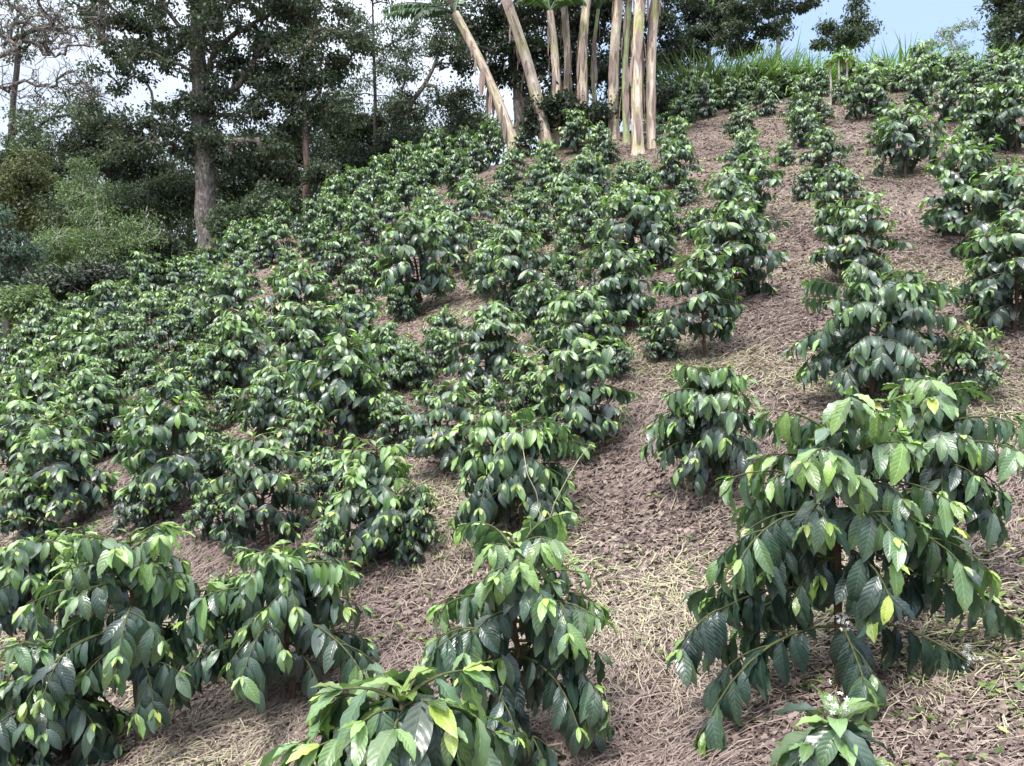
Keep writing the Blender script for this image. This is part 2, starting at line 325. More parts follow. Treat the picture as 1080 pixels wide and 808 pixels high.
# ------------------------------------------------------------------ coffee plants
def coffee_data(seed, W=.8, H=.85, leaf=.14, hi=False, young=.3, step=.034, pe=.5, base_h=.2, extra=()):
    """returns stem pts, list of branches (pts, leafarrays) and crown leaf arrays"""
    rng = np.random.default_rng(seed)
    stem = [np.array([0, 0, -.06])]
    lean = rng.normal(0, .05, 2)
    for k in range(1, 9):
        t = k/8; stem.append(np.array([lean[0]*t+rng.normal(0, .006), lean[1]*t+rng.normal(0, .006), H*.93*t]))
    stem = np.array(stem)
    def sp(h): 
        return np.array([np.interp(h, stem[:, 2], stem[:, 0]), np.interp(h, stem[:, 2], stem[:, 1]), h])
    branches = []
    hs = []
    h = H*base_h
    while h < H*.9: hs.append(h); h += H*step*rng.uniform(.8, 1.2)
    az = rng.uniform(0, 3.14)
    specs = []
    for h in hs:
        hn = (h/H-base_h)/(1-base_h)
        az += math.pi/2+rng.normal(0, .3)
        for s in (0, math.pi):
            a = az+s+rng.normal(0, .2)
            prof = (1-max(hn, 0))**pe*(.66+.34*min(1, hn/.25))
            Lb = max((W*.5-.05)*prof*rng.uniform(.58, 1.1), .05)
            el = R(8+48*hn+rng.normal(0, 7))
            if rng.random() < .05: continue
            specs.append((h, a, Lb, el, hn))
    for e in extra: specs.append(e)
    for (h, a, Lb, el, hn) in specs:
        n = 7
        p = sp(h); out = np.array([math.cos(a), math.sin(a), 0.]); pts = [p]
        e = el; droop = (.9+.5*rng.random())*(1.1-.4*hn)
        for k in range(n):
            d = out*math.cos(e)+np.array([0, 0, 1.])*math.sin(e)
            pts.append(pts[-1]+d*Lb/n); e -= droop/n
            out = norm(out+np.array([-out[1], out[0], 0])*rng.normal(0, .05))
        pts = np.array(pts)
        P, D, Nn, L, Bd, tn = [], [], [], [], [], []; twigs = []
        axes_ = [(pts, Lb, .22)]
        if Lb > .16:
            for _ in range(1+int(Lb*4*rng.random())):
                k0 = rng.integers(2, n-1); T = norm(pts[k0+1]-pts[k0]); S = norm(np.cross(T, [0, 0, 1.]))*rng.choice([-1, 1])
                dd = norm(T*.8+S*rng.uniform(.4, .9)+np.array([0, 0, rng.uniform(0, .6)])); l2 = Lb*rng.uniform(.28, .5); q2 = [pts[k0]]
                for k in range(n): q2.append(q2[-1]+dd*l2/n); dd = norm(dd+np.array([0, 0, -.13]))
                axes_.append((np.array(q2), l2, .1)); twigs.append(np.array(q2))
        n_main = Lb
        for pts_, Lb, s0 in axes_:
          # leaf pairs along the branch
          sp_ = .044*leaf/.14
          ss = np.arange(max(Lb*s0, .02), Lb, sp_)
          cum = np.linspace(0, Lb, n+1)
          allp = list(ss)+[Lb]
          for q, s in enumerate(allp):
              last = (q == len(allp)-1)
              pos = np.array([np.interp(s, cum, pts_[:, c]) for c in range(3)])
              k = min(int(s/Lb*n), n-1); T = norm(pts_[k+1]-pts_[k]); S = norm(np.cross(T, [0, 0, 1.]))
              frac = s/Lb
              for sgn in (-1, 1):
                  if not last and rng.random() < .1: continue
                  g = rng.uniform(.35, 2.0)*(1.15-.35*hn) if not last else rng.uniform(-.1, .8)
                  fw = rng.uniform(.3, .9) if not last else rng.uniform(.7, 1.4)
                  d = S*sgn*rng.uniform(.45, .95)+T*fw+np.array([0, 0, -g])+rng.normal(0, .12, 3)
                  d = norm(d)
                  nn = norm(np.array([0, 0, 1.])+T*.9*(g > .3)+S*sgn*.35+rng.normal(0, .15, 3))
                  P.append(pos); D.append(d); Nn.append(nn)
                  ll = leaf*rng.uniform(.8, 1.18)*(1 if not last else rng.uniform(.55, .85))*(1-.15*hn)
                  L.append(ll); Bd.append(rng.uniform(.35, 1.25))
                  t0 = rng.uniform(0, .2)*(.5+.5*frac)+(.1+.55*young)*max(hn, 0)**1.3*(.35+.65*frac)*rng.uniform(.4, 1.1)+.14*frac**2*rng.random()  # lighter upward and outward: younger leaves, plus crown shade contrast put into tone
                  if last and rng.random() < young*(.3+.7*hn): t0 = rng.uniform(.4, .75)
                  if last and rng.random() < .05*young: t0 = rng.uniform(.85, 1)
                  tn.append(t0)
              if last and rng.random() < .7:   # tiny terminal pair
                  for sgn in (-1, 1):
                      P.append(pos); D.append(norm(T+S*sgn*.4+np.array([0, 0, .3]))); Nn.append(norm(np.array([0, 0, 1.])-T*.3))
                      L.append(leaf*rng.uniform(.3, .5)); Bd.append(.5); tn.append(rng.uniform(.55, .95) if rng.random() < young*1.2 else .4)
        branches.append((pts, (np.array(P), np.array(D), np.array(Nn), np.array(L), np.array(Bd), np.array(tn)), twigs))
    # crown whorl
    P, D, Nn, L, Bd, tn = [], [], [], [], [], []
    for q in range(5):
        hh = H*(.80+.033*q); a0 = q*math.pi/2+rng.normal(0, .2)
        for s in (0, math.pi):
            a = a0+s+rng.normal(0, .15); el = R(-5+16*q+rng.normal(0, 8))
            d = np.array([math.cos(a)*math.cos(el), math.sin(a)*math.cos(el), math.sin(el)])
            P.append(sp(min(hh, H*.93))); D.append(d); Nn.append([0-d[0]*.3, 0-d[1]*.3, 1])
            L.append(leaf*(1.02-.13*q)*rng.uniform(.85, 1.1)); Bd.append(rng.uniform(.9, 1.7)-.12*q)
            tn.append(min(.97, .28+.1*q+rng.uniform(0, .2)) if rng.random() < .3+young else .15+.08*q)
    return stem, branches, (np.array(P), np.array(D), np.array(Nn), np.array(L), np.array(Bd), np.array(tn)), rng
def near_data(seed, W, H, **cfg):
    Wg = W
    for _ in range(2):   # settle the reach of the branches so that the leafy width comes out right
        dat = coffee_data(seed, W=Wg, H=H, **{k: v for k, v in cfg.items() if k != 'extra'})
        tips = np.concatenate([b[1][0]+norm(b[1][1])*b[1][3][:, None]*.6 for b in dat[1]]); wid = np.percentile(tips[:, 0], 98)-np.percentile(tips[:, 0], 2)
        Wg = Wg*np.clip(W/wid, .7, 1.8)
    return coffee_data(seed, W=Wg, H=H, **cfg)
def shared_variant(seed, young, leaf=.15, base_h=.16):
    stem, br, crown, rng = coffee_data(seed, young=young, leaf=leaf, base_h=base_h)
    wood = MB(); wood.tube(stem, np.linspace(.011, .004, len(stem)), 5)
    for pts, _, tw in br:
        wood.tube(pts, np.linspace(.0045, .0018, len(pts)), 4)
    arrs = [np.concatenate([b[1][k] for b in br]+[crown[k]]) for k in range(6)]
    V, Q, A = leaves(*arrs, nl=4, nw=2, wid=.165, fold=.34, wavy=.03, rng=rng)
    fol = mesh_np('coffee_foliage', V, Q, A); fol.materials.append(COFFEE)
    wm = mesh_np('coffee_stem', np.concatenate(wood.V), np.concatenate(wood.Q), None); wm.materials.append(BARK)
    r = np.hypot(V[:, 0], V[:, 1])
    return wm, fol, 2*np.percentile(r, 97), np.percentile(V[:, 2], 99.7)
VARIANTS = [shared_variant(100+k, y, lf*.92, bh) for k, (y, lf, bh) in enumerate([(.8, .118, .18), (.9, .125, .24), (1.2, .120, .20), (.8, .112, .14), (.95, .125, .28), (.65, .118, .16), (1.25, .118, .22), (.8, .13, .17), (.7, .112, .13), (1.0, .12, .30), (.9, .108, .15), (1.1, .122, .2)])]
GROUP = 'young coffee plants in rows on the hillside'
PL = []   # placed plants: obj, px, py(mid), w
def thing(name, label, cat, loc, group=None):
    o = bpy.data.objects.new(name, None); o.empty_display_size = .2; link(o); o.location = loc
    o['label'] = label; o['category'] = cat
    if group: o['group'] = group
    return o
for idx, (cx, top, base, w) in enumerate(FAR):
    d = hit(cx, base)
    x = (cx-CX)/F*d; z = g1(x, d)
    v = RNG.integers(len(VARIANTS)); wm, fol, mw, mh = VARIANTS[v]
    sw = np.clip(w*(.99+.10*min(max((w-45)/45, 0), 1))/F*d, .34, 1.3)/mw
    topz = (CY-top)/F*d
    sh = (topz-z)/mh
    sh = float(np.clip(sh, sw*.72, sw*1.25))
    o = thing('coffee_plant', 'coffee bush', 'coffee plant', (x, d, z), GROUP)
    o.rotation_euler = (RNG.normal(0, .09), RNG.normal(0, .09), RNG.uniform(0, 6.28)); o.scale = (sw, sw, sh)
    make_obj('stem', wm, None, o); make_obj('foliage', fol, None, o)
    PL.append([o, cx, CY-F*(z+sh*mh*.55)/d, w, v, d])

FLOWER, _nt = new_mat('white_petal')
_o = N_(_nt, 'ShaderNodeOutputMaterial'); _p = N_(_nt, 'ShaderNodeBsdfPrincipled'); _p.inputs['Base Color'].default_value = (.82, .82, .78, 1); _p.inputs['Roughness'].default_value = .5
_nt.links.new(_p.outputs[0], _o.inputs[0])
def blossoms(P, rng, k=14):
    n = 0; mb = MB()
    for _ in range(k):
        c = P+rng.normal(0, .014, 3); ax = norm(rng.normal(0, 1, 3)+np.array([0, -.5, .8]))
        a = norm(np.cross(ax, [.3, .2, 1.])); b = np.cross(ax, a)
        ds = [a*math.cos(t)+b*math.sin(t) for t in np.linspace(0, 6.28, 6)[:-1]]
        V, Q, A = leaves(np.tile(c, (5, 1)), ds, np.tile(ax, (5, 1)), np.full(5, .008), np.full(5, .4), np.zeros(5), 2, 2, wid=.2, rng=rng)
        mb.add(V, Q, A)
    return mb
def near_plant(cx, top, base, w, seed, label):
    d = hit(cx, base) if base < 950 else 1.62
    x = (cx-CX)/F*d; z = g1(x, d)
    H = (CY-top)/F*d-z; W = w/F*d
    cfg = {31: dict(young=1.0, leaf=.134, base_h=.44, pe=.42, step=.031), 32: dict(young=.6, leaf=.165, base_h=.55, pe=.4, step=.016), 33: dict(young=.9, leaf=.125, base_h=.34, pe=.45), 34: dict(young=1.1, leaf=.13, base_h=.42, pe=.62),
           35: dict(young=.7, leaf=.13, base_h=.36, pe=.7), 36: dict(young=.9, leaf=.125, base_h=.42), 37: dict(young=.7, leaf=.125, base_h=.30), 38: dict(young=.6, leaf=.125, base_h=.25),
           39: dict(young=.7, leaf=.13, base_h=.42, pe=.6), 40: dict(young=.3, leaf=.13, base_h=.25), 41: dict(young=1.0, leaf=.125, base_h=.28), 42: dict(young=.15, leaf=.16, base_h=.35, pe=.4, step=.09)}[seed]
    if seed == 31:  # long low limbs reaching out to the left, right and towards the viewer
        cfg['extra'] = [(.34*H, R(186), W*.60, R(12), 0.0), (.22*H, R(196), W*.66, R(2), 0), (.36*H, R(-8), W*.62, R(16), 0.0), (.24*H, R(-20), W*.60, R(6), 0),
                        (.30*H, R(150), W*.4, R(10), 0), (.24*H, R(-100), W*.33, R(4), 0.0)]
    if seed == 33: cfg['extra'] = [(.16*H, R(-50), W*.34, R(15), 0), (.2*H, R(-120), W*.36, R(18), 0), (.26*H, R(-80), W*.3, R(25), 0)]
    import sys; print('near', seed, 'd', round(d, 2), 'H', round(H, 2), 'W', round(W, 2))
    stem, br, crown, rng = near_data(seed, W*{32: .8, 31: .76, 33: .98, 34: .86, 35: .9, 36: 1.0}.get(seed, .88), H, **cfg)
    o = thing('coffee_plant', label, 'coffee plant', (x, d, z), GROUP)
    st = MB(); st.tube(stem, np.linspace(.017, .005, len(stem)), 10); st.build('stem', BARK, o, attr=False)
    nl, nw = (9, 6) if d < 3.3 else (6, 4)
    kw = dict(nl=nl, nw=nw, wid=.185, fold=.3, wavy=.036, rng=rng)
    for i, (pts, arr, tw) in enumerate(br):
        b = MB(); b.tube(pts, np.linspace(.0055, .002, len(pts)), 6)
        for q in tw: b.tube(q, np.linspace(.003, .0015, len(q)), 5)
        bo = b.build('branch', TWIG, o, attr=False)
        if len(arr[0]):
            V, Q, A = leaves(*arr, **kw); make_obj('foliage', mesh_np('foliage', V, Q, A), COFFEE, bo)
        if seed == 42 and i == len(br)-1:
            blossoms(stem[-1]+np.array([0, 0, .03]), rng, 24).build('blossom', FLOWER, bo, attr=False)
        if seed == 31 and i in (len(br)-1, len(br)-3):
            blossoms(pts[2 if i == len(br)-1 else 5]+np.array([0, 0, .03]), rng, 22).build('blossom', FLOWER, bo, attr=False)
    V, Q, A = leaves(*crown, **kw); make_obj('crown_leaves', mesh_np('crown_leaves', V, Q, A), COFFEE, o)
    PL.append([o, cx, (top+base)/2 if base < 900 else 770, w, -1, d])
for n in NEAR: near_plant(*n)

# ------------------------------------------------------------------ straw, litter and weeds on the ground
def strips(name, n, rmin, rmax, lmin, lmax, wid, tones, seed, curl=.6, lift=.02, patch=True):
    rng = np.random.default_rng(seed)
    u = rng.random(n*2); r = rmin*(rmax/rmin)**u          # density falls off with distance
    t = np.tan(np.radians(36))*rng.uniform(-1, 1, n*2); x = r*t; y = r
    if patch:
        f = np.sin(x*1.7+y*.9)+np.sin(y*2.3-x*1.1+1)+.8*np.sin(x*4.1+y*3.3)+.7*np.sin(x*7.7-y*5.9)
        keep = rng.random(n*2) < np.clip(.46+.30*f, .07, 1)
        x, y, r = x[keep], y[keep], r[keep]
    x, y, r = x[:n], y[:n], r[:n]; n = len(x)
    a = rng.normal(0, .55, n)+.9*np.sin(x*1.9+y*1.1)+.5*np.sin(x*3.7-y*2.9)+rng.choice([0, 1.57], n, p=[.8, .2])
    L = rng.uniform(lmin, lmax, n)*(1+.02*r); wd = wid*rng.uniform(.6, 1.4, n)*(1+.15*r)
    m = 4; s = np.linspace(-.5, .5, m); cur = rng.normal(0, curl, n)
    ang = a[:, None]+cur[:, None]*s[None]*2
    dx = np.cos(ang); dy = np.sin(ang)
    X = x[:, None]+np.cumsum(dx, 1)*L[:, None]/m; Y = y[:, None]+np.cumsum(dy, 1)*L[:, None]/m
    hz = (rng.uniform(.002, lift, n)*(1+.03*r))[:, None]+rng.normal(0, lift*.35, (n, m)); hz = np.maximum(hz, .001)
    Z = ground(X, Y)+hz
    nx, ny = -dy, dx
    V = np.stack([np.stack([X-nx*wd[:, None]/2, Y-ny*wd[:, None]/2, Z], -1), np.stack([X+nx*wd[:, None]/2, Y+ny*wd[:, None]/2, Z+wd[:, None]*rng.uniform(-.6, .6, (n, 1))], -1)], 2)
    k = np.arange(m-1)*2; q = np.stack([k, k+1, k+3, k+2], -1)
    Q = (q[None]+(np.arange(n)*m*2)[:, None, None]).reshape(-1, 4)
    A = np.zeros((n, m, 2, 4)); A[..., 2] = rng.choice(tones, n)[:, None, None]*(.8+.2*np.sin(x*2.3+y*1.7))[:, None, None]+rng.uniform(-.05, .05, n)[:, None, None]
    o = make_obj(name, mesh_np(name, V.reshape(-1, 3), Q, A.reshape(-1, 4), smooth=False), STRAW); o['kind'] = 'stuff'
    return o
o = strips('dry_straw', 210000, 1.3, 22, .04, .26, .0020, [.45, .6, .78, .8, .84, .75, .3, .9], 1, curl=.4)
o['label'] = 'cut straw and dead grass scattered over the slope'; o['category'] = 'straw'
o = strips('leaf_litter', 120000, 1.3, 22, .012, .05, .011, [.0, .1, .2, .3, .45, .3, .2, .6], 2, curl=.9, lift=.014, patch=False)
o['label'] = 'brown mauve dead leaf litter covering the soil'; o['category'] = 'leaf litter'

def weeds():
    rng = np.random.default_rng(5); n = 4200
    r = 1.4*(20/1.4)**rng.random(n); t = rng.uniform(-.72, .72, n); x = r*t; y = r
    f = np.sin(x*1.3+y*1.9)+np.sin(y*1.1-x*2.3+2); k = rng.random(n) < np.clip(.3+.35*f, .03, 1)
    x, y = x[k], y[k]; n = len(x); per = 6
    P = np.repeat(np.stack([x, y, ground(x, y)+.012], -1), per, 0); P[:, :2] += rng.normal(0, .03, (n*per, 2))
    a = rng.uniform(0, 6.28, n*per); e = rng.uniform(-.1, .9, n*per)
    D = np.stack([np.cos(a)*np.cos(e), np.sin(a)*np.cos(e), np.sin(e)], -1)
    V, Q, A = leaves(P, D, np.tile([0, 0, 1.], (n*per, 1))-D*.3, rng.uniform(.014, .042, n*per)*(1+.03*P[:, 1]), np.full(n*per, .6), rng.uniform(0, 1, n*per), 2, 2, wid=.3, rng=rng)
    o = make_obj('ground_weeds', mesh_np('ground_weeds', V, Q, A), WEED); o['kind'] = 'stuff'
    o['label'] = 'tiny green weeds sprouting through the straw'; o['category'] = 'weeds'
WEED = leaf_mat('weed_leaf', [(0, (.05, .10, .03)), (.6, (.14, .2, .06)), (1, (.28, .33, .12))], rough=.6, spec=.3, veins=False, back=(.15, .2, .1), trans=.2)
weeds()

# ------------------------------------------------------------------ trees
BARKS = {
 'grey': solid_noise_mat('grey_bark', [(.3, (.05, .042, .04)), (.5, (.12, .10, .09)), (.62, (.26, .235, .21))], (16, 16, 7), nscale=1, bump=.8, dist=.04),
 'dark': solid_noise_mat('dark_bark', [(.3, (.02, .018, .016)), (.7, (.10, .085, .075))], (9, 9, 3), bump=.6, dist=.03),
 'red': solid_noise_mat('red_bark', [(.3, (.10, .055, .045)), (.7, (.33, .22, .19))], (12, 12, 4), bump=.6),
 'pale': solid_noise_mat('pale_bark', [(.3, (.22, .2, .18)), (.7, (.5, .46, .42))], (12, 12, 4), bump=.4)}
def tl(name, dark, mid, light, **k):
    return leaf_mat(name, [(0, dark), (.6, mid), (1, light)], rough=k.pop('rough', .5), spec=k.pop('spec', .4), veins=False, back=tuple(c*1.2 for c in mid), trans=k.pop('trans', .22), **k)
LM = {
 'dark': tl('dark_tree_leaf', (.040, .054, .040), (.070, .094, .064), (.115, .15, .095)),
 'deep': tl('deep_tree_leaf', (.02, .03, .022), (.038, .053, .038), (.066, .088, .06)),
 'mid': tl('mid_tree_leaf', (.045, .068, .042), (.08, .11, .068), (.13, .165, .10)),
 'feather': tl('feather_leaf', (.08, .12, .055), (.14, .20, .095), (.23, .31, .16)),
 'light': tl('light_shrub_leaf', (.08, .14, .05), (.15, .24, .09), (.26, .36, .15)),
 'blue': tl('blue_shrub_leaf', (.035, .06, .05), (.07, .11, .09), (.13, .18, .15)),
 'lime': tl('lime_grass_leaf', (.09, .15, .04), (.17, .26, .07), (.27, .37, .12)),
 'olive': tl('olive_leaf', (.05, .06, .03), (.1, .11, .05), (.17, .17, .08)),
 'pale': tl('pale_leaf', (.09, .14, .10), (.15, .21, .15), (.22, .28, .21))}
def world(px, py, d): return np.array([(px-CX)/F*d, d, (CY-py)/F*d])
def tree(name, label, cat, px, d, trunk_px, crowns, mat, bark, r0, seed, leaf=.13, per=150, nc=60, cr=.55, group='trees standing beyond the coffee field', base_z=None, twig=True, flat=1.0, aspect=.3, stray=.04, depthk=.8, collapse=False):
    """trunk_px: list of (px,py) sight points for the trunk from foot to top; crowns: (px,py,rx,rz) lobes in photo pixels turned to metres at distance d"""
    rng = np.random.default_rng(seed)
    tp = [world(a, b, d) for a, b in trunk_px]
    x0, y0 = tp[0][0], d; gz = g1(x0, y0) if base_z is None else base_z
    if tp[0][2] > gz: tp = [np.array([x0, y0, gz-.1])]+tp
    tp = np.array(tp); 
    org = np.array([tp[0][0], d, tp[0][2]])
    root = thing(name, label, cat, org, group)
    # resample trunk
    seg = np.concatenate([[0], np.cumsum(np.linalg.norm(np.diff(tp, axis=0), axis=1))]); m = 14
    ts = np.linspace(0, seg[-1], m); tr = np.stack([np.interp(ts, seg, tp[:, c]) for c in range(3)], -1)
    tr[1:-1, :2] += rng.normal(0, r0*.22, (m-2, 2)); 
    nodes = [list(tr[i]) for i in range(m)]; par = [i-1 for i in range(m)]
    # crown lobes
    C = []
    tot = sum(c[2]*c[3] for c in crowns)
    for (a, b, rx, rz) in crowns:
        k = max(3, int(nc*rx*rz/tot)); c0 = world(a, b, d)
        for _ in range(k):
            q = rng.normal(0, 1, 3); q /= np.linalg.norm(q); q *= rng.random()**.38
            C.append(c0+q*np.array([rx/F*d, rx/F*d*depthk, rz/F*d]))
    C = np.array(C); top = tr[int(m*.55):]
    order = np.argsort([np.min(np.linalg.norm(top-c, axis=1)) for c in C])
    ends = []
    NA = np.array(nodes)
    start = int(m*.4)
    for oi in order:
        c = C[oi]; cand = np.arange(start, len(nodes)); dist = np.linalg.norm(NA[cand]-c, axis=1)+np.maximum(NA[cand][:, 2]-c[2], 0)*.8
        j = int(cand[np.argmin(dist)]); p = NA[j]; n = max(2, int(dist.min()/.5)); last = j
        for k in range(1, n+1):
            f = k/n; q = p*(1-f)+c*f; q = q+np.array([0, 0, .12*math.sin(f*math.pi)*dist.min()])+rng.normal(0, .05, 3)*(k < n)
            nodes.append(list(q)); par.append(last); last = len(nodes)-1
        NA = np.array(nodes); ends.append(last)
    cnt = np.zeros(len(nodes)); 
    for e in ends: cnt[e] += 1
    for i in range(len(nodes)-1, 0, -1): cnt[par[i]] += cnt[i]
    rad = np.maximum(r0*(np.maximum(cnt, .3)/cnt[0])**.5, .010)
    tw = r0*np.linspace(1.12, 0, m)**.7
    for i in range(m): rad[i] = max(rad[i]*.8, tw[i]*.9)
    w = MB(); w.tube((NA[:m]-org), rad[:m], 9)
    # limbs as chains
    child = {}
    for i in range(m, len(nodes)): child.setdefault(par[i], []).append(i)
    done = set()
    for i in range(m, len(nodes)):
        if i in done: continue
        ch = [par[i], i]; done.add(i); k = i
        while True:
            nx = [c for c in child.get(k, []) if c not in done]
            if not nx: break
            k = max(nx, key=lambda c: cnt[c]); ch.append(k); done.add(k)
        rr = rad[ch].copy(); rr[0] = min(rr[0], rr[1]*1.2); w.tube(NA[ch]-org, rr, 5)
    if per == 0:   # leafless: forked sprays of fine twigs
        t = w
        for c in C:
            for _ in range(3):
                v = norm(rng.normal(0, 1, 3)+[0, 0, .5])*cr*rng.uniform(.8, 1.6); mid = c+v*.5+rng.normal(0, .05, 3)
                t.tube(np.array([c, mid, c+v+rng.normal(0, .06, 3)])-org, [.012, .008, .004], 3)
                for _ in range(3): t.tube(np.array([mid, mid+(v*.4+rng.normal(0, .13, 3))])-org, [.006, .003], 3)
    # leaves by clump, plus strays along limbs
    if d < 30 and leaf > .09: per = int(per*1.7); leaf = leaf*.76
    if per > 0:
        nC = len(C); pc = rng.integers(int(per*.5), int(per*1.5), nC); idx = np.repeat(np.arange(nC), pc); n = len(idx)
        rs = rng.uniform(.55, 1.25, nC)*cr
        q = rng.normal(0, 1, (n, 3)); q = norm(q)*(rng.random((n, 1))**.5)
        P = C[idx]+q*rs[idx][:, None]*np.array([1, 1, .62*flat])
        k = rng.random(n) < stray; P[k] = C[idx[k]]+rng.normal(0, 1, (k.sum(), 3))*rs[idx[k]][:, None]*.9
        D = norm(q*.7+rng.normal(0, .6, (n, 3))+np.array([0, 0, -.35])); Nn = norm(rng.normal(0, .5, (n, 3))+np.array([0, 0, 1.]))
        V, Q, A = leaves(P-org, D, Nn, leaf*rng.uniform(.6, 1.35, n), rng.uniform(.1, .8, n), np.clip(rng.uniform(0, .5, nC)[idx]+rng.uniform(0, .5, n), 0, 1), 2, 1, wid=aspect, fold=0, rng=rng)
        make_obj('crown', mesh_np('crown', V, Q, A), mat, root)
        # fine twigs inside clumps
        if twig:
            t = w
            for c in range(nC):
                for _ in range(4):
                    v = norm(rng.normal(0, 1, 3)+[0, 0, .3])*rs[c]*rng.uniform(.6, 1); t.tube(np.array([C[c], C[c]+v*.5+rng.normal(0, .03, 3), C[c]+v])-org, [.012, .008, .004], 3)
    w.build('trunk', bark, root, attr=False)
    return root
# far behind to near
FARG = 'trees in the gully behind the field'
tree('broadleaf_tree', 'tall dark broadleaf tree with thick mottled grey trunk, highest crown on the left', 'tree', 217, 21, [(217,275),(216,200),(213,120),(209,40),(206,-40)],
     [(210,-30,150,70),(130,40,60,36),(110,85,26,14),(160,70,45,26),(260,30,70,50),(215,105,30,36),(300,110,60,30),(170,140,46,26),(255,150,52,34),(140,165,34,16),(345,40,50,44),(235,-90,140,50),(240,165,30,24),(180,120,30,26),(250,80,40,30),(212,110,24,30),(206,150,24,20),(222,178,18,12),(95,120,36,22),(290,80,40,30),(310,130,34,20)],
     LM['dark'], BARKS['grey'], .33, 1, leaf=.13, per=98, nc=440, cr=.42, flat=.7)
tree('slender_tree', 'slender reddish forked trunk rising from the field edge with thin open crown', 'tree', 322, 21, [(322,212),(323,165),(321,130),(318,60)],
     [(330,60,46,40),(305,100,26,22),(350,110,24,24),(325,10,50,34),(295,160,26,14)], LM['mid'], BARKS['red'], .10, 2, leaf=.12, per=85, nc=75, cr=.4)
tree('bare_tree', 'leafless pale tree spreading twisted twigs over the top left corner', 'tree', -50, 18, [(-48,300),(-40,120),(-10,64),(20,50)],
     [(40,30,44,34),(85,50,36,24),(30,85,40,26),(70,95,36,20),(110,20,20,16),(20,0,50,26)], LM['olive'], BARKS['grey'], .08, 3, leaf=.09, per=0, nc=95, cr=.3)
tree('bare_leafy_tree', 'thin leafed tree behind the leafless twigs in the top left corner', 'tree', 10, 27, [(8,260),(14,120),(20,40)],
     [(20,30,40,34),(90,20,30,22),(85,110,34,18),(30,125,34,16)], LM['dark'], BARKS['dark'], .14, 4, leaf=.13, per=60, nc=60, cr=.5)
tree('thin_tree', 'thin straight grey stem with lacy pale foliage left of the leaning banana', 'tree', 395, 25, [(395,185),(396,110),(394,30),(392,-20)],
     [(392,30,34,40),(420,60,34,30),(375,100,28,34),(415,110,30,24),(440,30,26,30),(395,-20,50,24)], LM['mid'], BARKS['dark'], .07, 5, leaf=.10, per=60, nc=95, cr=.5)
tree('crooked_tree', 'crooked grey trunk bending right under dark leaves near the leaning banana', 'tree', 421, 23, [(419,172),(421,143),(436,105),(455,76),(466,50),(469,20)],
     [(465,30,16,30),(450,110,36,22),(415,130,26,20),(495,108,22,22),(480,60,20,16),(430,70,20,16)], LM['dark'], BARKS['grey'], .11, 6, leaf=.11, per=80, nc=80, cr=.36)
tree('shade_tree', 'large dark shade tree whose grey trunk stands behind the banana clump', 'tree', 548, 25, [(549,150),(548,110),(545,60),(560,10)],
     [(520,50,44,36),(575,60,40,46),(640,50,50,50),(620,-10,120,40),(500,15,40,26),(695,50,34,40),(585,105,34,20),(660,100,30,16)], LM['deep'], BARKS['grey'], .26, 7, leaf=.16, per=105, nc=230, cr=.5)
tree('ridge_tree', 'dark ridge tree with twin pale stems just right of the banana clump', 'tree', 748, 26, [(748,100),(748,50),(744,10)],
     [(735,30,34,26),(760,15,30,24),(720,60,22,20),(775,50,20,14),(740,-15,40,20)], LM['deep'], BARKS['pale'], .10, 8, leaf=.14, per=110, nc=85, cr=.42)
tree('spreading_tree', 'ridge tree with single pale stem and flat layered dark crown', 'tree', 820, 25, [(821,90),(821,50),(817,10),(812,-20)],
     [(790,8,44,12),(840,2,34,12),(765,30,24,12),(815,25,24,14),(820,-20,50,14)], LM['dark'], BARKS['pale'], .08, 9, leaf=.12, per=100, nc=85, cr=.34, flat=.6)
tree('small_ridge_tree', 'small open tree against blue sky above the pale stakes', 'tree', 895, 24, [(897,90),(896,50),(900,15),(902,-5)],
     [(888,42,30,9),(905,6,7,12),(876,28,14,6),(920,30,12,6),(897,24,10,8),(868,45,12,5)], LM['dark'], BARKS['dark'], .05, 10, leaf=.11, per=70, nc=52, cr=.27)
tree('wispy_tree', 'faint wispy sapling against blue sky near the right of the ridge', 'tree', 1003, 28, [(1003,85),(1004,55),(1003,35)],
     [(1003,36,18,8),(990,48,14,6),(1022,26,10,5),(1012,50,12,6)], LM['pale'], BARKS['pale'], .03, 11, leaf=.10, per=22, nc=34, cr=.28)
tree('edge_ridge_tree', 'dark tree with pale straight trunk at the top right corner', 'tree', 1072, 24, [(1072,100),(1070,50),(1068,0),(1066,-30)],
     [(1060,30,16,24),(1085,20,24,34),(1058,0,16,16),(1080,-20,30,20),(1052,50,14,10)], LM['dark'], BARKS['pale'], .09, 12, leaf=.13, per=100, nc=75, cr=.34)
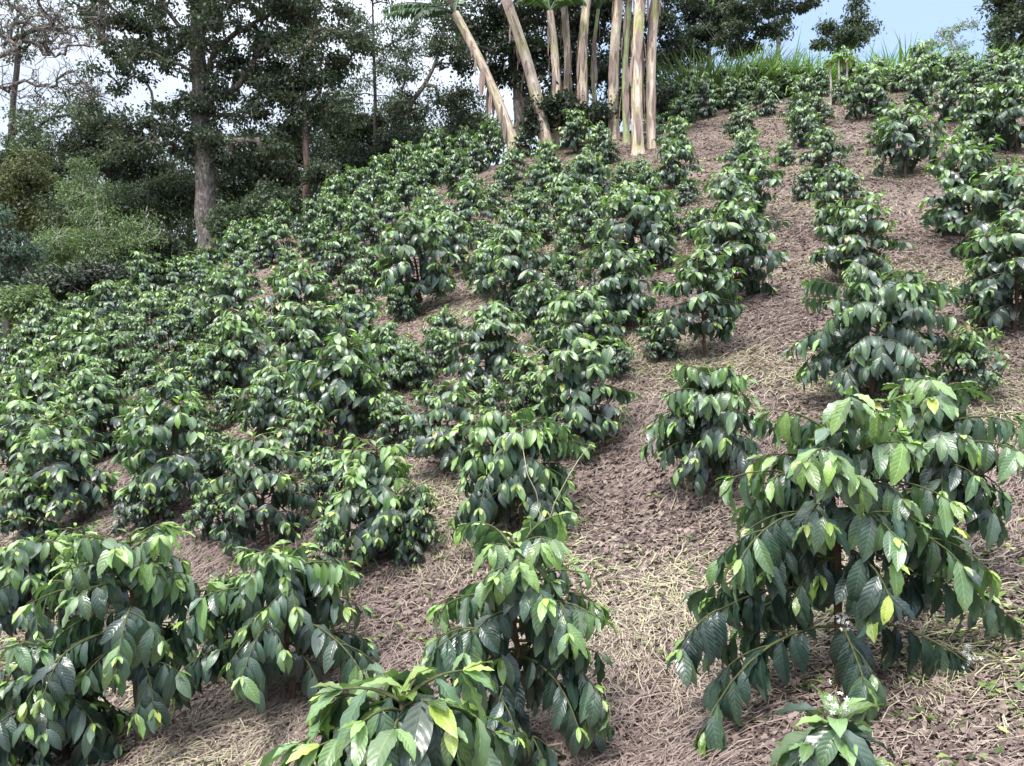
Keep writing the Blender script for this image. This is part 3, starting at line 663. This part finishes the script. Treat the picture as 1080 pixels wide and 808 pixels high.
# gully trees and shrubs beyond the left edge of the field
G = [
 ('feathery_shrub', 'bright feathery pale green shrub left of the thick grey trunk', 'shrub', 110, 18.5, [(112,330),(108,260),(100,200)], [(115,250,62,26),(85,205,22,26),(160,255,40,20),(60,260,30,20),(85,180,10,12),(130,285,60,18)], 'feather', 'pale', .06, 21, dict(leaf=.10, per=170, nc=90, cr=.4, aspect=.16)),
 ('blue_bush', 'bluish grey bush at the left edge above the coffee rows', 'shrub', 10, 17, [(8,330),(10,280)], [(8,275,30,34),(-20,260,40,50),(22,300,18,14)], 'blue', 'dark', .06, 22, dict(leaf=.09, per=150, nc=60, cr=.36, aspect=.2)),
 ('lime_bush', 'small yellow green shrub at the field corner below the bluish bush', 'shrub', 32, 15.2, [(32,345),(32,318)], [(32,314,22,11),(14,322,16,10)], 'feather', 'dark', .03, 23, dict(leaf=.09, per=110, nc=30, cr=.25)),
 ('gully_tree', 'dark round-topped tree rising left of the tall tree behind pale shrub', 'tree', 120, 25, [(118,300),(118,180),(116,140)], [(118,140,24,20),(90,150,26,18),(150,170,34,18),(118,165,46,18)], 'deep', 'dark', .12, 24, dict(leaf=.13, per=170, nc=70, cr=.5)),
 ('gully_tree', 'grey green tree behind the bluish bush at the left edge', 'tree', 30, 26, [(30,320),(30,200)], [(15,150,40,22),(45,175,40,26),(0,200,50,34),(60,205,36,24)], 'mid', 'dark', .14, 25, dict(leaf=.13, per=150, nc=90, cr=.55)),
 ('gully_tree', 'olive tree with brownish leaves behind the left edge, above the bluish bush', 'tree', 10, 22, [(8,320),(8,230)], [(5,215,40,26),(20,180,34,20),(45,230,30,22)], 'olive', 'dark', .10, 26, dict(leaf=.12, per=120, nc=60, cr=.5)),
 ('gully_tree', 'dark bushy tree between the thick grey trunk and slender reddish trunk', 'tree', 268, 24, [(268,280),(270,200),(268,160)], [(265,180,48,36),(295,200,36,26),(240,215,26,24),(300,155,36,28),(255,235,26,16),(190,260,40,24)], 'dark', 'dark', .11, 27, dict(leaf=.13, per=130, nc=135, cr=.5)),
 ('gully_tree', 'dark tree filling the gap between slender reddish trunk and thin grey stem', 'tree', 362, 26, [(362,240),(362,170)], [(365,155,40,30),(345,190,30,18),(395,150,34,28),(350,125,28,22),(440,150,34,16)], 'dark', 'dark', .11, 28, dict(leaf=.13, per=140, nc=110, cr=.5)),
 ('gully_shrub', 'dense dark shrub at the foot of the thick grey trunk', 'shrub', 180, 18.5, [(180,300),(180,265)], [(160,262,22,18),(150,285,30,14)], 'deep', 'dark', .05, 29, dict(leaf=.10, per=150, nc=60, cr=.35)),
 ('gully_shrub', 'shrub with mid green leaves just behind the pale feathery one', 'shrub', 150, 22, [(150,320),(150,230)], [(150,215,50,26),(190,200,30,26),(100,225,50,24)], 'mid', 'dark', .08, 30, dict(leaf=.11, per=150, nc=85, cr=.45)),
 ('gully_shrub', 'low dark shrub under the pale feathery one at the field edge', 'shrub', 80, 16.6, [(80,330),(80,305)], [(80,296,36,15),(115,292,28,12),(55,300,20,14)], 'deep', 'pale', .05, 31, dict(leaf=.09, per=120, nc=45, cr=.3)),
 ('gully_shrub', 'leafy undergrowth bush right of the thick grey trunk', 'shrub', 245, 19.5, [(245,280),(245,250)], [(242,238,22,20),(268,222,20,16)], 'mid', 'dark', .05, 32, dict(leaf=.09, per=110, nc=40, cr=.32)),
 ('gully_shrub', 'dark undergrowth bush left of the slender reddish trunk', 'shrub', 295, 20.5, [(295,250),(295,225)], [(295,212,24,18),(340,185,22,14)], 'dark', 'dark', .05, 33, dict(leaf=.10, per=120, nc=40, cr=.34)),
 ('gully_shrub', 'dark bush below the crooked trunk at the top of the rows', 'shrub', 430, 22.5, [(430,200),(430,170)], [(430,152,34,14),(385,172,24,14),(480,140,30,16)], 'deep', 'dark', .05, 34, dict(leaf=.11, per=120, nc=55, cr=.36)),
 ('gully_shrub', 'dark leafy bush behind the feet of the banana stems', 'shrub', 600, 20.5, [(600,170),(600,140)], [(600,118,34,20),(560,125,22,16),(640,118,26,18),(690,110,26,20)], 'deep', 'dark', .05, 35, dict(leaf=.14, per=110, nc=60, cr=.32)),
 ('distant_tree', 'distant hazy tree low between the thin grey stem and leaning banana', 'tree', 460, 40, [(460,240),(460,150)], [(450,150,40,14),(500,140,36,14),(410,160,30,16)], 'mid', 'dark', .15, 36, dict(leaf=.2, per=120, nc=60, cr=.8)),
 ('distant_tree', 'distant tree deep in the gully behind the tall tree', 'tree', 200, 42, [(200,330),(200,200)], [(200,200,80,44),(120,220,70,44),(290,200,60,40)], 'deep', 'dark', .2, 37, dict(leaf=.24, per=150, nc=140, cr=1.1)),
 ('distant_tree', 'distant tree beyond the left edge of the gully', 'tree', 20, 42, [(20,330),(20,240)], [(20,240,90,46),(-60,220,70,60)], 'mid', 'dark', .2, 38, dict(leaf=.24, per=150, nc=110, cr=1.1)),
]
for (nm, lb, ct, px, d, tp, cr_, mt, bk, r0, sd, kw) in G:
    tree(nm, lb, ct, px, d, tp, cr_, LM[mt], BARKS[bk], r0, sd, group=FARG, **kw)

def far_woods():
    rng = np.random.default_rng(9); n = 2600
    y = rng.uniform(62, 130, n); x = y*rng.uniform(-.8, .25, n); c = np.stack([x, y, ground(x, y)+2], -1); per = 34
    P = np.repeat(c, per, 0); q = norm(rng.normal(0, 1, (n*per, 3))); P = P+q*rng.uniform(1, 2.6, (n, 1)).repeat(per, 0)
    V, Q, A = leaves(P, norm(q+rng.normal(0, .7, q.shape)), q+[0, 0, .6], rng.uniform(.4, 1.0, n*per), np.full(n*per, .5), np.clip(rng.uniform(0, .6, n).repeat(per)+rng.uniform(0, .4, n*per), 0, 1), 2, 1, wid=.35, fold=0, rng=rng)
    o = make_obj('far_woods', mesh_np('far_woods', V, Q, A), LM['dark']); o['kind'] = 'stuff'; o['category'] = 'woods'; o['label'] = 'far wooded valley side seen low between the trees'
far_woods()
# tall grass and shrubs along the ridge
def grass_clump(px, d, h, wd, mat, label, seed, n=1700, lean=.5):
    rng = np.random.default_rng(seed); x = (px-CX)/F*d; z = g1(x, d); h = max(.6, (CY-h)/F*d-z)/.93
    root = thing('grass_clump', label, 'tall grass', (x, d, z), 'tall grass clumps along the ridge')
    P = np.stack([rng.normal(0, wd*.4, n), rng.normal(0, .25, n), np.full(n, -.03)], -1)
    a = rng.uniform(0, 6.28, n); e = rng.uniform(.7, 1.5, n)
    D = np.stack([np.cos(a)*np.cos(e), np.sin(a)*np.cos(e), np.sin(e)], -1)
    Nn = np.stack([-np.cos(a)*np.sin(e), -np.sin(a)*np.sin(e), np.cos(e)], -1)*-1
    V, Q, A = leaves(P, D, -Nn, h*rng.uniform(.35, 1.12, n), rng.uniform(.5, 1.9, n), rng.uniform(0, 1, n), 5, 1, wid=.0085, fold=0, rng=rng)
    make_obj('blades', mesh_np('blades', V, Q, A), mat, root)
for i, (px, d, h, wd, mt, lb) in enumerate([
 (735,23,56,.9,'mid','dark green tall grass next to the banana clump on the ridge'),
 (762,23.5,55,.9,'mid','mid green tall grass under the twin-stemmed ridge tree'),
 (792,23,52,.8,'feather','pale green tall grass left of the single pale ridge stem'),
 (818,23,54,.8,'light','lime tall grass at the foot of the single pale ridge stem'),
 (846,23,57,.7,'lime','bright lime tall grass left of the pale stakes'),
 (866,23.5,60,.5,'lime','bright lime grass tuft touching the pale stakes'),
 (935,22.8,50,.6,'lime','lime grass tuft on the skyline right of the small open tree'),
 (950,23.5,48,.5,'lime','second lime grass tuft on the skyline, shorter and further right'),
 (1035,23,50,.5,'light','pale grass tuft on the skyline beside the top right tree')]):
    grass_clump(px, d, h, wd, LM[mt], lb, 60+i)
for i, (px, top, bot, lb) in enumerate([(876,66,97,'leftmost of three pale saplings on the ridge, with bright tuft'), (884.5,60,100,'middle and tallest of three pale saplings on the ridge'), (892.5,63,84,'rightmost and shortest of three pale saplings on the ridge')]):
    d = hit(px, bot); d = min(d, 19); x = (px-CX)/F*d; z = g1(x, d); h = (CY-top)/F*d-z
    root = thing('sapling', lb, 'sapling', (x, d, z), 'pale saplings on the ridge'); rng = np.random.default_rng(80+i)
    m = MB(); m.tube([[0, 0, -.05], [.01, 0, h*.5], [.03*(i-1), 0, h]], [.03, .026, .018], 7); m.build('stem', BARKS['pale'], root, attr=False)
    n = 26; a = rng.uniform(0, 6.28, n); e = rng.uniform(-.3, .7, n); D = np.stack([np.cos(a)*np.cos(e), np.sin(a)*np.cos(e), np.sin(e)], -1)
    V, Q, A = leaves(np.tile([.03*(i-1), 0, h], (n, 1))+rng.normal(0, .03, (n, 3)), D, np.tile([0, 0, 1.], (n, 1)), rng.uniform(.13, .24, n), rng.uniform(.6, 1.5, n), rng.uniform(.4, 1, n), 4, 2, wid=.2, rng=rng)
    make_obj('leaf_tuft', mesh_np('leaf_tuft', V, Q, A), LM['lime'], root)

# ------------------------------------------------------------------ bananas
def banana_mat(name, stops, green):
    m, nt = new_mat(name)
    out = N_(nt, 'ShaderNodeOutputMaterial'); p = N_(nt, 'ShaderNodeBsdfPrincipled')
    at = N_(nt, 'ShaderNodeAttribute', attribute_name='lf'); sp = N_(nt, 'ShaderNodeSeparateColor'); nt.links.new(at.outputs['Color'], sp.inputs[0])
    cb = N_(nt, 'ShaderNodeCombineXYZ')
    nt.links.new(math_(nt, 'MULTIPLY', sp.outputs[0], 26), cb.inputs[0]); nt.links.new(math_(nt, 'MULTIPLY', sp.outputs[1], 3.2), cb.inputs[1]); nt.links.new(math_(nt, 'MULTIPLY', sp.outputs[2], 50), cb.inputs[2])
    nz = N_(nt, 'ShaderNodeTexNoise', i_Scale=1.0, i_Detail=5.0, i_Roughness=.6); nt.links.new(cb.outputs[0], nz.inputs['Vector'])
    cb2 = N_(nt, 'ShaderNodeCombineXYZ')
    nt.links.new(math_(nt, 'MULTIPLY', sp.outputs[0], 5), cb2.inputs[0]); nt.links.new(math_(nt, 'MULTIPLY', sp.outputs[1], 1.6), cb2.inputs[1]); nt.links.new(math_(nt, 'MULTIPLY', sp.outputs[2], 33), cb2.inputs[2])
    n2 = N_(nt, 'ShaderNodeTexNoise', i_Scale=1.0, i_Detail=3.0); nt.links.new(cb2.outputs[0], n2.inputs['Vector'])
    c = ramp(nt, nz.outputs[0], stops)
    c = mixc(nt, math_(nt, 'MULTIPLY', math_(nt, 'SUBTRACT', n2.outputs[0], .47), 5, True), c, ramp(nt, nz.outputs[0], [(.3, (.2, .22, .06)), (.65, (.52, .50, .22))])) if green else c
    c = mixc(nt, math_(nt, 'MULTIPLY', math_(nt, 'SUBTRACT', .43, n2.outputs[0]), 6, True), c, (.15, .10, .06))
    nt.links.new(c, p.inputs['Base Color']); p.inputs['Roughness'].default_value = .7
    b = N_(nt, 'ShaderNodeBump', i_Strength=.6, i_Distance=.02); nt.links.new(nz.outputs[0], b.inputs['Height']); nt.links.new(b.outputs[0], p.inputs['Normal'])
    nt.links.new(p.outputs[0], out.inputs[0]); return m
PSEUDO = banana_mat('banana_stem', [(.3, (.20, .12, .10)), (.43, (.50, .37, .31)), (.55, (.70, .60, .49)), (.7, (.82, .76, .64))], True)
PGREEN = banana_mat('green_banana_stem', [(.3, (.16, .2, .08)), (.5, (.33, .38, .18)), (.7, (.5, .52, .32))], False)
DRYLEAF = banana_mat('dry_banana_leaf', [(.3, (.12, .08, .07)), (.5, (.3, .22, .19)), (.7, (.45, .36, .31))], False)
FROND = leaf_mat('banana_frond_leaf', [(0, (.03, .06, .035)), (.5, (.06, .12, .05)), (1, (.22, .36, .07))], rough=.4, spec=.5, veins=False, back=(.12, .2, .1), trans=.25)
def frond(root, base, az, el, L, wd, tone, seed, mat, droop=1.6, gap=.5, name='frond'):
    rng = np.random.default_rng(seed); m = 22; pts = [np.array(base)]; e = el
    out = np.array([math.cos(az), math.sin(az), 0])
    for k in range(m):
        pts.append(pts[-1]+(out*math.cos(e)+np.array([0, 0, math.sin(e)]))*L/m); e -= droop/m*(0.4+1.2*k/m)
    pts = np.array(pts); r = MB(); 
    A0 = np.array([.5, .5, tone, .5]); r.tube(pts, np.linspace(.035, .006, m+1), 6, A0)
    # torn lamina strips both sides
    P, D, Nn, Ls = [], [], [], []
    n = 46
    for k in range(n):
        s = .14+.86*k/n; pos = np.array([np.interp(s*m, np.arange(m+1), pts[:, c]) for c in range(3)])
        j = min(int(s*m), m-1); T = norm(pts[j+1]-pts[j]); S = norm(np.cross(T, [0, 0, 1.])); U = np.cross(S, T)
        ww = wd*math.sin(math.pi*min(1, (s-.08)*1.02))**.5
        for sg in (-1, 1):
            if rng.random() < .06: continue
            P.append(pos); hang = rng.uniform(.1, .8)*gap
            D.append(norm(S*sg+T*.35+np.array([0, 0, -hang]))); Nn.append(U+S*sg*.2); Ls.append(ww*rng.uniform(.85, 1.05))
    n = len(P); bl = MB(); V, Q, A = leaves(P, D, Nn, Ls, rng.uniform(.2, 1.0, n), np.clip(tone+rng.uniform(-.15, .15, n), 0, 1), 4, 1, wid=.10, fold=0, rng=rng)
    # widen the strips so that neighbours nearly touch (square shouldered)
    o = r.build(name, mat, root); make_obj('blade', mesh_np('blade', V, Q, A), mat, o)
BAN = [ # foot px, head px, distance, radius px at foot / head, green?, label
 ((543,154),(480,14),16.2,9,6,0,"leftmost banana stem, leaning far left with drooping torn fronds at its top"),
 ((579,163),(531,-8),15.6,9.5,7.5,0,"second banana stem from the left, leaning left and running out of the frame"),
 ((585,157),(580,12),16.6,7.5,5,0,"upright banana stem with a green leaf fan at the top of the frame"),
 ((597,122),(592,-20),18.5,5.5,5,0,"thin far banana stem behind the one with the green leaf fan"),
 ((615,128),(623,-30),17.8,8,6,0,"lone thick pink banana stem in the middle of the clump"),
 ((648,146),(657,-40),16.8,8,6.5,0,"pale pink banana stem left of the green streaked group"),
 ((661,150),(668,-40),16.5,5,4.5,1,"thin all green banana stem in the right group"),
 ((673,162),(681,-60),15.4,8.5,8,0,"yellow streaked banana stem standing lowest in the right group"),
 ((687,156),(698,-60),15.8,6.5,7,0,"rightmost pink banana stem with dry brown strips hanging"),
 ((628,122),(631,10),19,3,2.5,1,"thinnest green banana sucker between the pink stems")]
for i, (f_, h_, d, rf, rh, gr, lb) in enumerate(BAN):
    d = min(hit(*f_), 21.5) if d < 18 else 22; a = world(*f_, d); b = world(*h_, d); x, z = a[0], g1(a[0], d)
    foot = np.array([x, d, min(z, a[2])-.1]); root = thing('banana_plant', lb, 'banana plant', foot, 'banana stems in the clump on the field edge')
    rng = np.random.default_rng(200+i); m = 26; t = np.linspace(0, 1, m)[:, None]
    side = np.array([[.10*(1 if b[0] < a[0] else -1), 0, 0]]); P = (a-foot)*(1-t)+(b-foot)*t+side*np.sin(t*math.pi); P = np.concatenate([[[0, 0, 0]], P]); m += 1
    rad = np.interp(np.linspace(0, 1, m), [0, .08, .5, 1], [rf*1.35, rf, (rf+rh)/2.15, rh])/F*d*.72
    sides = 18; mb = MB(); mb.tube(P, rad, sides)
    V = mb.V[0].reshape(m, sides, 3); an = np.linspace(0, 2*np.pi, sides, endpoint=False)
    ctr = P[:, None, :]; lump = 1+.06*np.sin(an*3+rng.uniform(0, 6))[None, :, None]+.05*np.sin(an[None, :, None]*5+np.linspace(0, 3, m)[:, None, None]*2+i)
    V = ctr+(V-ctr)*lump; mb.V[0] = V.reshape(-1, 3)
    A = np.zeros((m, sides, 4)); A[..., 0] = np.abs(np.linspace(-1, 1, sides))[None]; A[..., 1] = (P[:, 2]/1.0)[:, None]; A[..., 2] = i*.09; mb.A[0] = A.reshape(-1, 4)
    mb.build('pseudostem', PGREEN if gr else PSEUDO, root)
    # loose dry sheath strips along the stem
    n = 30 if i != 8 else 70
    tt = rng.uniform(.1, .98, n); pp = np.stack([np.interp(tt, np.linspace(0, 1, m), P[:, c]) for c in range(3)], -1)
    aa = rng.uniform(0, 6.28, n); o_ = np.stack([np.cos(aa), np.sin(aa), np.zeros(n)], -1); rr = np.interp(tt, np.linspace(0, 1, m), rad)[:, None]
    V, Q, A = leaves(pp+o_*rr*1.02, o_*.12+np.array([0, 0, -1.]), o_, rng.uniform(.2, .9 if i != 8 else .6, n), rng.uniform(-.1, .3, n), rng.uniform(0, 1, n), 5, 2, wid=.07, rng=rng)
    make_obj('dry_sheath', mesh_np('dry_sheath', V, Q, A), DRYLEAF, root)
    head = P[-1]
    if i == 0:
        for k, (az, el, L, dr, tn, mt) in enumerate([(R(178), R(24), 2.0, 1.0, .25, FROND), (R(190), R(8), 1.9, .7, .2, FROND), (R(205), R(12), 1.5, 1.9, .15, FROND), (R(165), R(70), 1.6, 2.2, .4, FROND), (R(60), R(75), 1.5, 1.2, .5, FROND), (R(240), R(60), 1.8, 2.9, .3, DRYLEAF)]):
            frond(root, head, az, el, L, .34, tn, 300+k, mt, dr, .9)
    elif i == 2:
        for k, (az, el, L, dr) in enumerate([(R(170), R(62), 1.3, 1.3), (R(20), R(66), 1.3, 1.2), (R(120), R(78), 1.4, .8), (R(210), R(35), 1.2, 1.9), (R(-20), R(40), 1.1, 1.8)]):
            frond(root, head, az, el, L, .26, .55, 330+k, FROND, dr, .3)
    else:
        nf = 5
        for k in range(nf):
            az = rng.uniform(0, 6.28); el = R(rng.uniform(48, 75))
            frond(root, head, az, el, rng.uniform(1.8, 2.4), .34, rng.uniform(.1, .5), 400+i*10+k, FROND, rng.uniform(1.2, 2.2), .6)
    if i == 7: frond(root, head, R(-14), R(-26), 2.1, .36, .95, 480, FROND, .9, .3)
    if i in (1, 3, 5, 8): frond(root, head*.97, rng.uniform(0, 6.28), R(0), 1.5, .2, .5, 490+i, DRYLEAF, 1.9, .6, name='dry_frond')

# pale dry vine stems hanging over one coffee plant
d = hit(552, 560)-.45
for k, pts in enumerate([[(551,446),(551,470),(556,500),(566,520),(570,545)], [(624,468),(612,482),(599,503),(585,530),(578,552)]]):
    P = np.array([world(a, b, d+.03*math.sin(i*2)) for i, (a, b) in enumerate(pts)]); q = np.linspace(0, len(P)-1, 16)
    P = np.stack([np.interp(q, np.arange(len(P)), P[:, c]) for c in range(3)], -1); org = P[-1].copy(); org[2] = g1(org[0], org[1])
    P = np.concatenate([P, [[org[0], org[1], org[2]-.02]]])
    mb = MB(); mb.tube(P-org, np.linspace(.0018, .003, 17), 5, np.array([0, 0, .8, 0])); o = mb.build('dry_stem', STRAW); o.location = org
    o['label'] = ['pale dry stem hanging straight down through the coffee plant above the two-tiered one', 'pale dry stem slanting down to the left across the same coffee plant'][k]; o['category'] = 'dry stem'; o['group'] = 'dry stems over a coffee plant'

# ------------------------------------------------------------------ labels that single each bush out
LMK = [(217,262,'the thick grey trunk'),(322,207,'the slender reddish trunk'),(543,152,'the left leaning banana stem'),(615,128,'the lone thick pink banana stem'),(675,160,'the yellow streaked banana stem'),
 (884,97,'the three pale saplings'),(1070,60,'the top right pale trunk'),(821,75,'the single pale ridge stem'),(395,165,'the thin straight grey stem'),(112,300,'the pale feathery shrub'),(32,330,'the small yellow green shrub'),
 (885,560,'the big bronze-tipped coffee plant'),(918,350,'the broad dark-bottomed bush'),(742,440,'the round bush by the bronze-tipped one'),(1002,470,'the pale-tipped plant at the right rim'),
 (540,650,'the slim two-tiered plant'),(552,490,'the plant with hanging dry stems'),(145,640,'the lime-crowned front left plant'),(308,640,'the umbrella-shaped plant'),(30,620,'the plant cut by the left edge'),(935,62,'the skyline grass tuft')]
ANCH = [(443,297,'very dense rounded coffee bush, almost hemispherical, in the middle of the slope','the hemispherical bush'),(955,156,'isolated coffee bush on open ground near the upper right','the isolated bush on open ground'),
 (352,430,'large pale green coffee bush left of centre with arching lime leaves','the large arching lime bush'),(114,447,'lime-topped coffee bush among darker ones in the left rows','the lime-topped bush'),
 (781,252,'wide coffee bush halfway down the straight column right of centre','the wide bush in the straight column'),(282,525,'tall coffee bush with pale tips beside a straw gap, behind the umbrella-shaped plant','the tall bush beside the straw gap'),
 (618,240,'low coffee bush under the banana clump at the head of the bare gap','the low bush under the bananas'),(256,331,'pointed coffee bush above the left rows, taller than its neighbours','the pointed bush above the left rows'),(665,307,'rounded coffee bush in the column left of the straight bare gap','the round bush beside the gap')]
used = set(); lm = list(LMK)
far = [p for p in PL if p[4] >= 0]
for ax, ay, full, short in ANCH:
    p = min((q for q in far if id(q) not in used), key=lambda q: (q[1]-ax)**2+(q[2]-ay)**2)
    used.add(id(p)); p[0]['label'] = full; lm.append((p[1], p[2], short))
rest = [p for p in far if id(p) not in used]; by = {}
for p in rest:
    k = min(range(len(lm)), key=lambda i: (p[1]-lm[i][0])**2+(p[2]-lm[i][1])**2); by.setdefault(k, []).append(p)
ORD = ['', 'second ', 'third ', 'fourth ', 'fifth ', 'sixth ', 'seventh ', 'eighth ', 'ninth ', 'tenth ', 'eleventh ', 'twelfth ']+['%dth ' % k for k in range(13, 40)]
def side(p, l):
    dx, dy = p[1]-l[0], p[2]-l[1]
    if abs(dx) > abs(dy): return 'right of' if dx > 0 else 'left of'
    return 'below' if dy > 0 else 'above'
for k, ps in by.items():
    for sd in ('right of', 'left of', 'below', 'above'):
        q = sorted([p for p in ps if side(p, lm[k]) == sd], key=lambda p: (p[1]-lm[k][0])**2+(p[2]-lm[k][1])**2)
        for r_, p in enumerate(q):
            p[0]['label'] = f"green coffee bush, {ORD[r_]}nearest {sd} {lm[k][2]}"

# ------------------------------------------------------------------ sky, sun, camera
w = bpy.data.worlds.new('World'); scene.world = w; w.use_nodes = True; nt = w.node_tree; nt.nodes.clear()
out = N_(nt, 'ShaderNodeOutputWorld'); bg = N_(nt, 'ShaderNodeBackground'); bg.inputs['Strength'].default_value = .15
sky = N_(nt, 'ShaderNodeTexSky'); sky.sky_type = 'NISHITA'; sky.sun_disc = False
SUN_EL, SUN_AZ = R(58), R(-150)      # high, behind the viewer's left shoulder
sky.sun_elevation = SUN_EL; sky.sun_rotation = SUN_AZ; sky.altitude = 1500
tc = N_(nt, 'ShaderNodeTexCoord'); mp = N_(nt, 'ShaderNodeMapping'); mp.inputs['Scale'].default_value = (1.6, 1.6, 3.5)
nt.links.new(tc.outputs['Generated'], mp.inputs[0])
nz = N_(nt, 'ShaderNodeTexNoise', i_Scale=1.3, i_Detail=6.0, i_Roughness=.55); nt.links.new(mp.outputs[0], nz.inputs['Vector'])
sx = N_(nt, 'ShaderNodeSeparateXYZ'); nt.links.new(tc.outputs['Generated'], sx.inputs[0])
cov = math_(nt, 'SUBTRACT', nz.outputs[0], math_(nt, 'ADD', math_(nt, 'MULTIPLY', sx.outputs[0], .75), .30))
cf = math_(nt, 'MULTIPLY', math_(nt, 'MULTIPLY', cov, 4.5, True), .9)
cf = math_(nt, 'MAXIMUM', cf, .22)
up = math_(nt, 'MAXIMUM', sx.outputs[2], 0.0)
cc = ramp(nt, up, [(0, (2.7, 3.0, 3.5)), (.32, (3.0, 3.3, 3.8)), (.55, (6.5, 6.8, 7.4)), (1, (11, 11.2, 11.8))])
cf = math_(nt, 'MAXIMUM', cf, math_(nt, 'MULTIPLY', math_(nt, 'SUBTRACT', up, .4), 4, True))
c = mixc(nt, cf, sky.outputs[0], cc); nt.links.new(c, bg.inputs[0]); nt.links.new(bg.outputs[0], out.inputs[0])
sl = bpy.data.lights.new('sun', 'SUN'); sl.energy = 2.2; sl.angle = R(12); sl.color = (1, .96, .9); so = bpy.data.objects.new('sun', sl); link(so)
sd_ = np.array([math.sin(SUN_AZ)*math.cos(SUN_EL), math.cos(SUN_AZ)*math.cos(SUN_EL), math.sin(SUN_EL)])
import mathutils
so.rotation_euler = mathutils.Vector(-sd_).to_track_quat('-Z', 'Y').to_euler()
cam = bpy.data.cameras.new('camera'); cam.sensor_width = 36; cam.lens = 36*F/1080; cam.clip_end = 2000; cam.clip_start = .05
co = bpy.data.objects.new('camera', cam); link(co); co.rotation_euler = (R(90), 0, 0); scene.camera = co
scene.view_settings.view_transform = 'Standard'; scene.view_settings.look = 'None'; scene.view_settings.exposure = 1.15; scene.view_settings.gamma = 1
scene.cycles.max_bounces = 5; scene.cycles.diffuse_bounces = 3; scene.cycles.glossy_bounces = 2; scene.cycles.transmission_bounces = 2
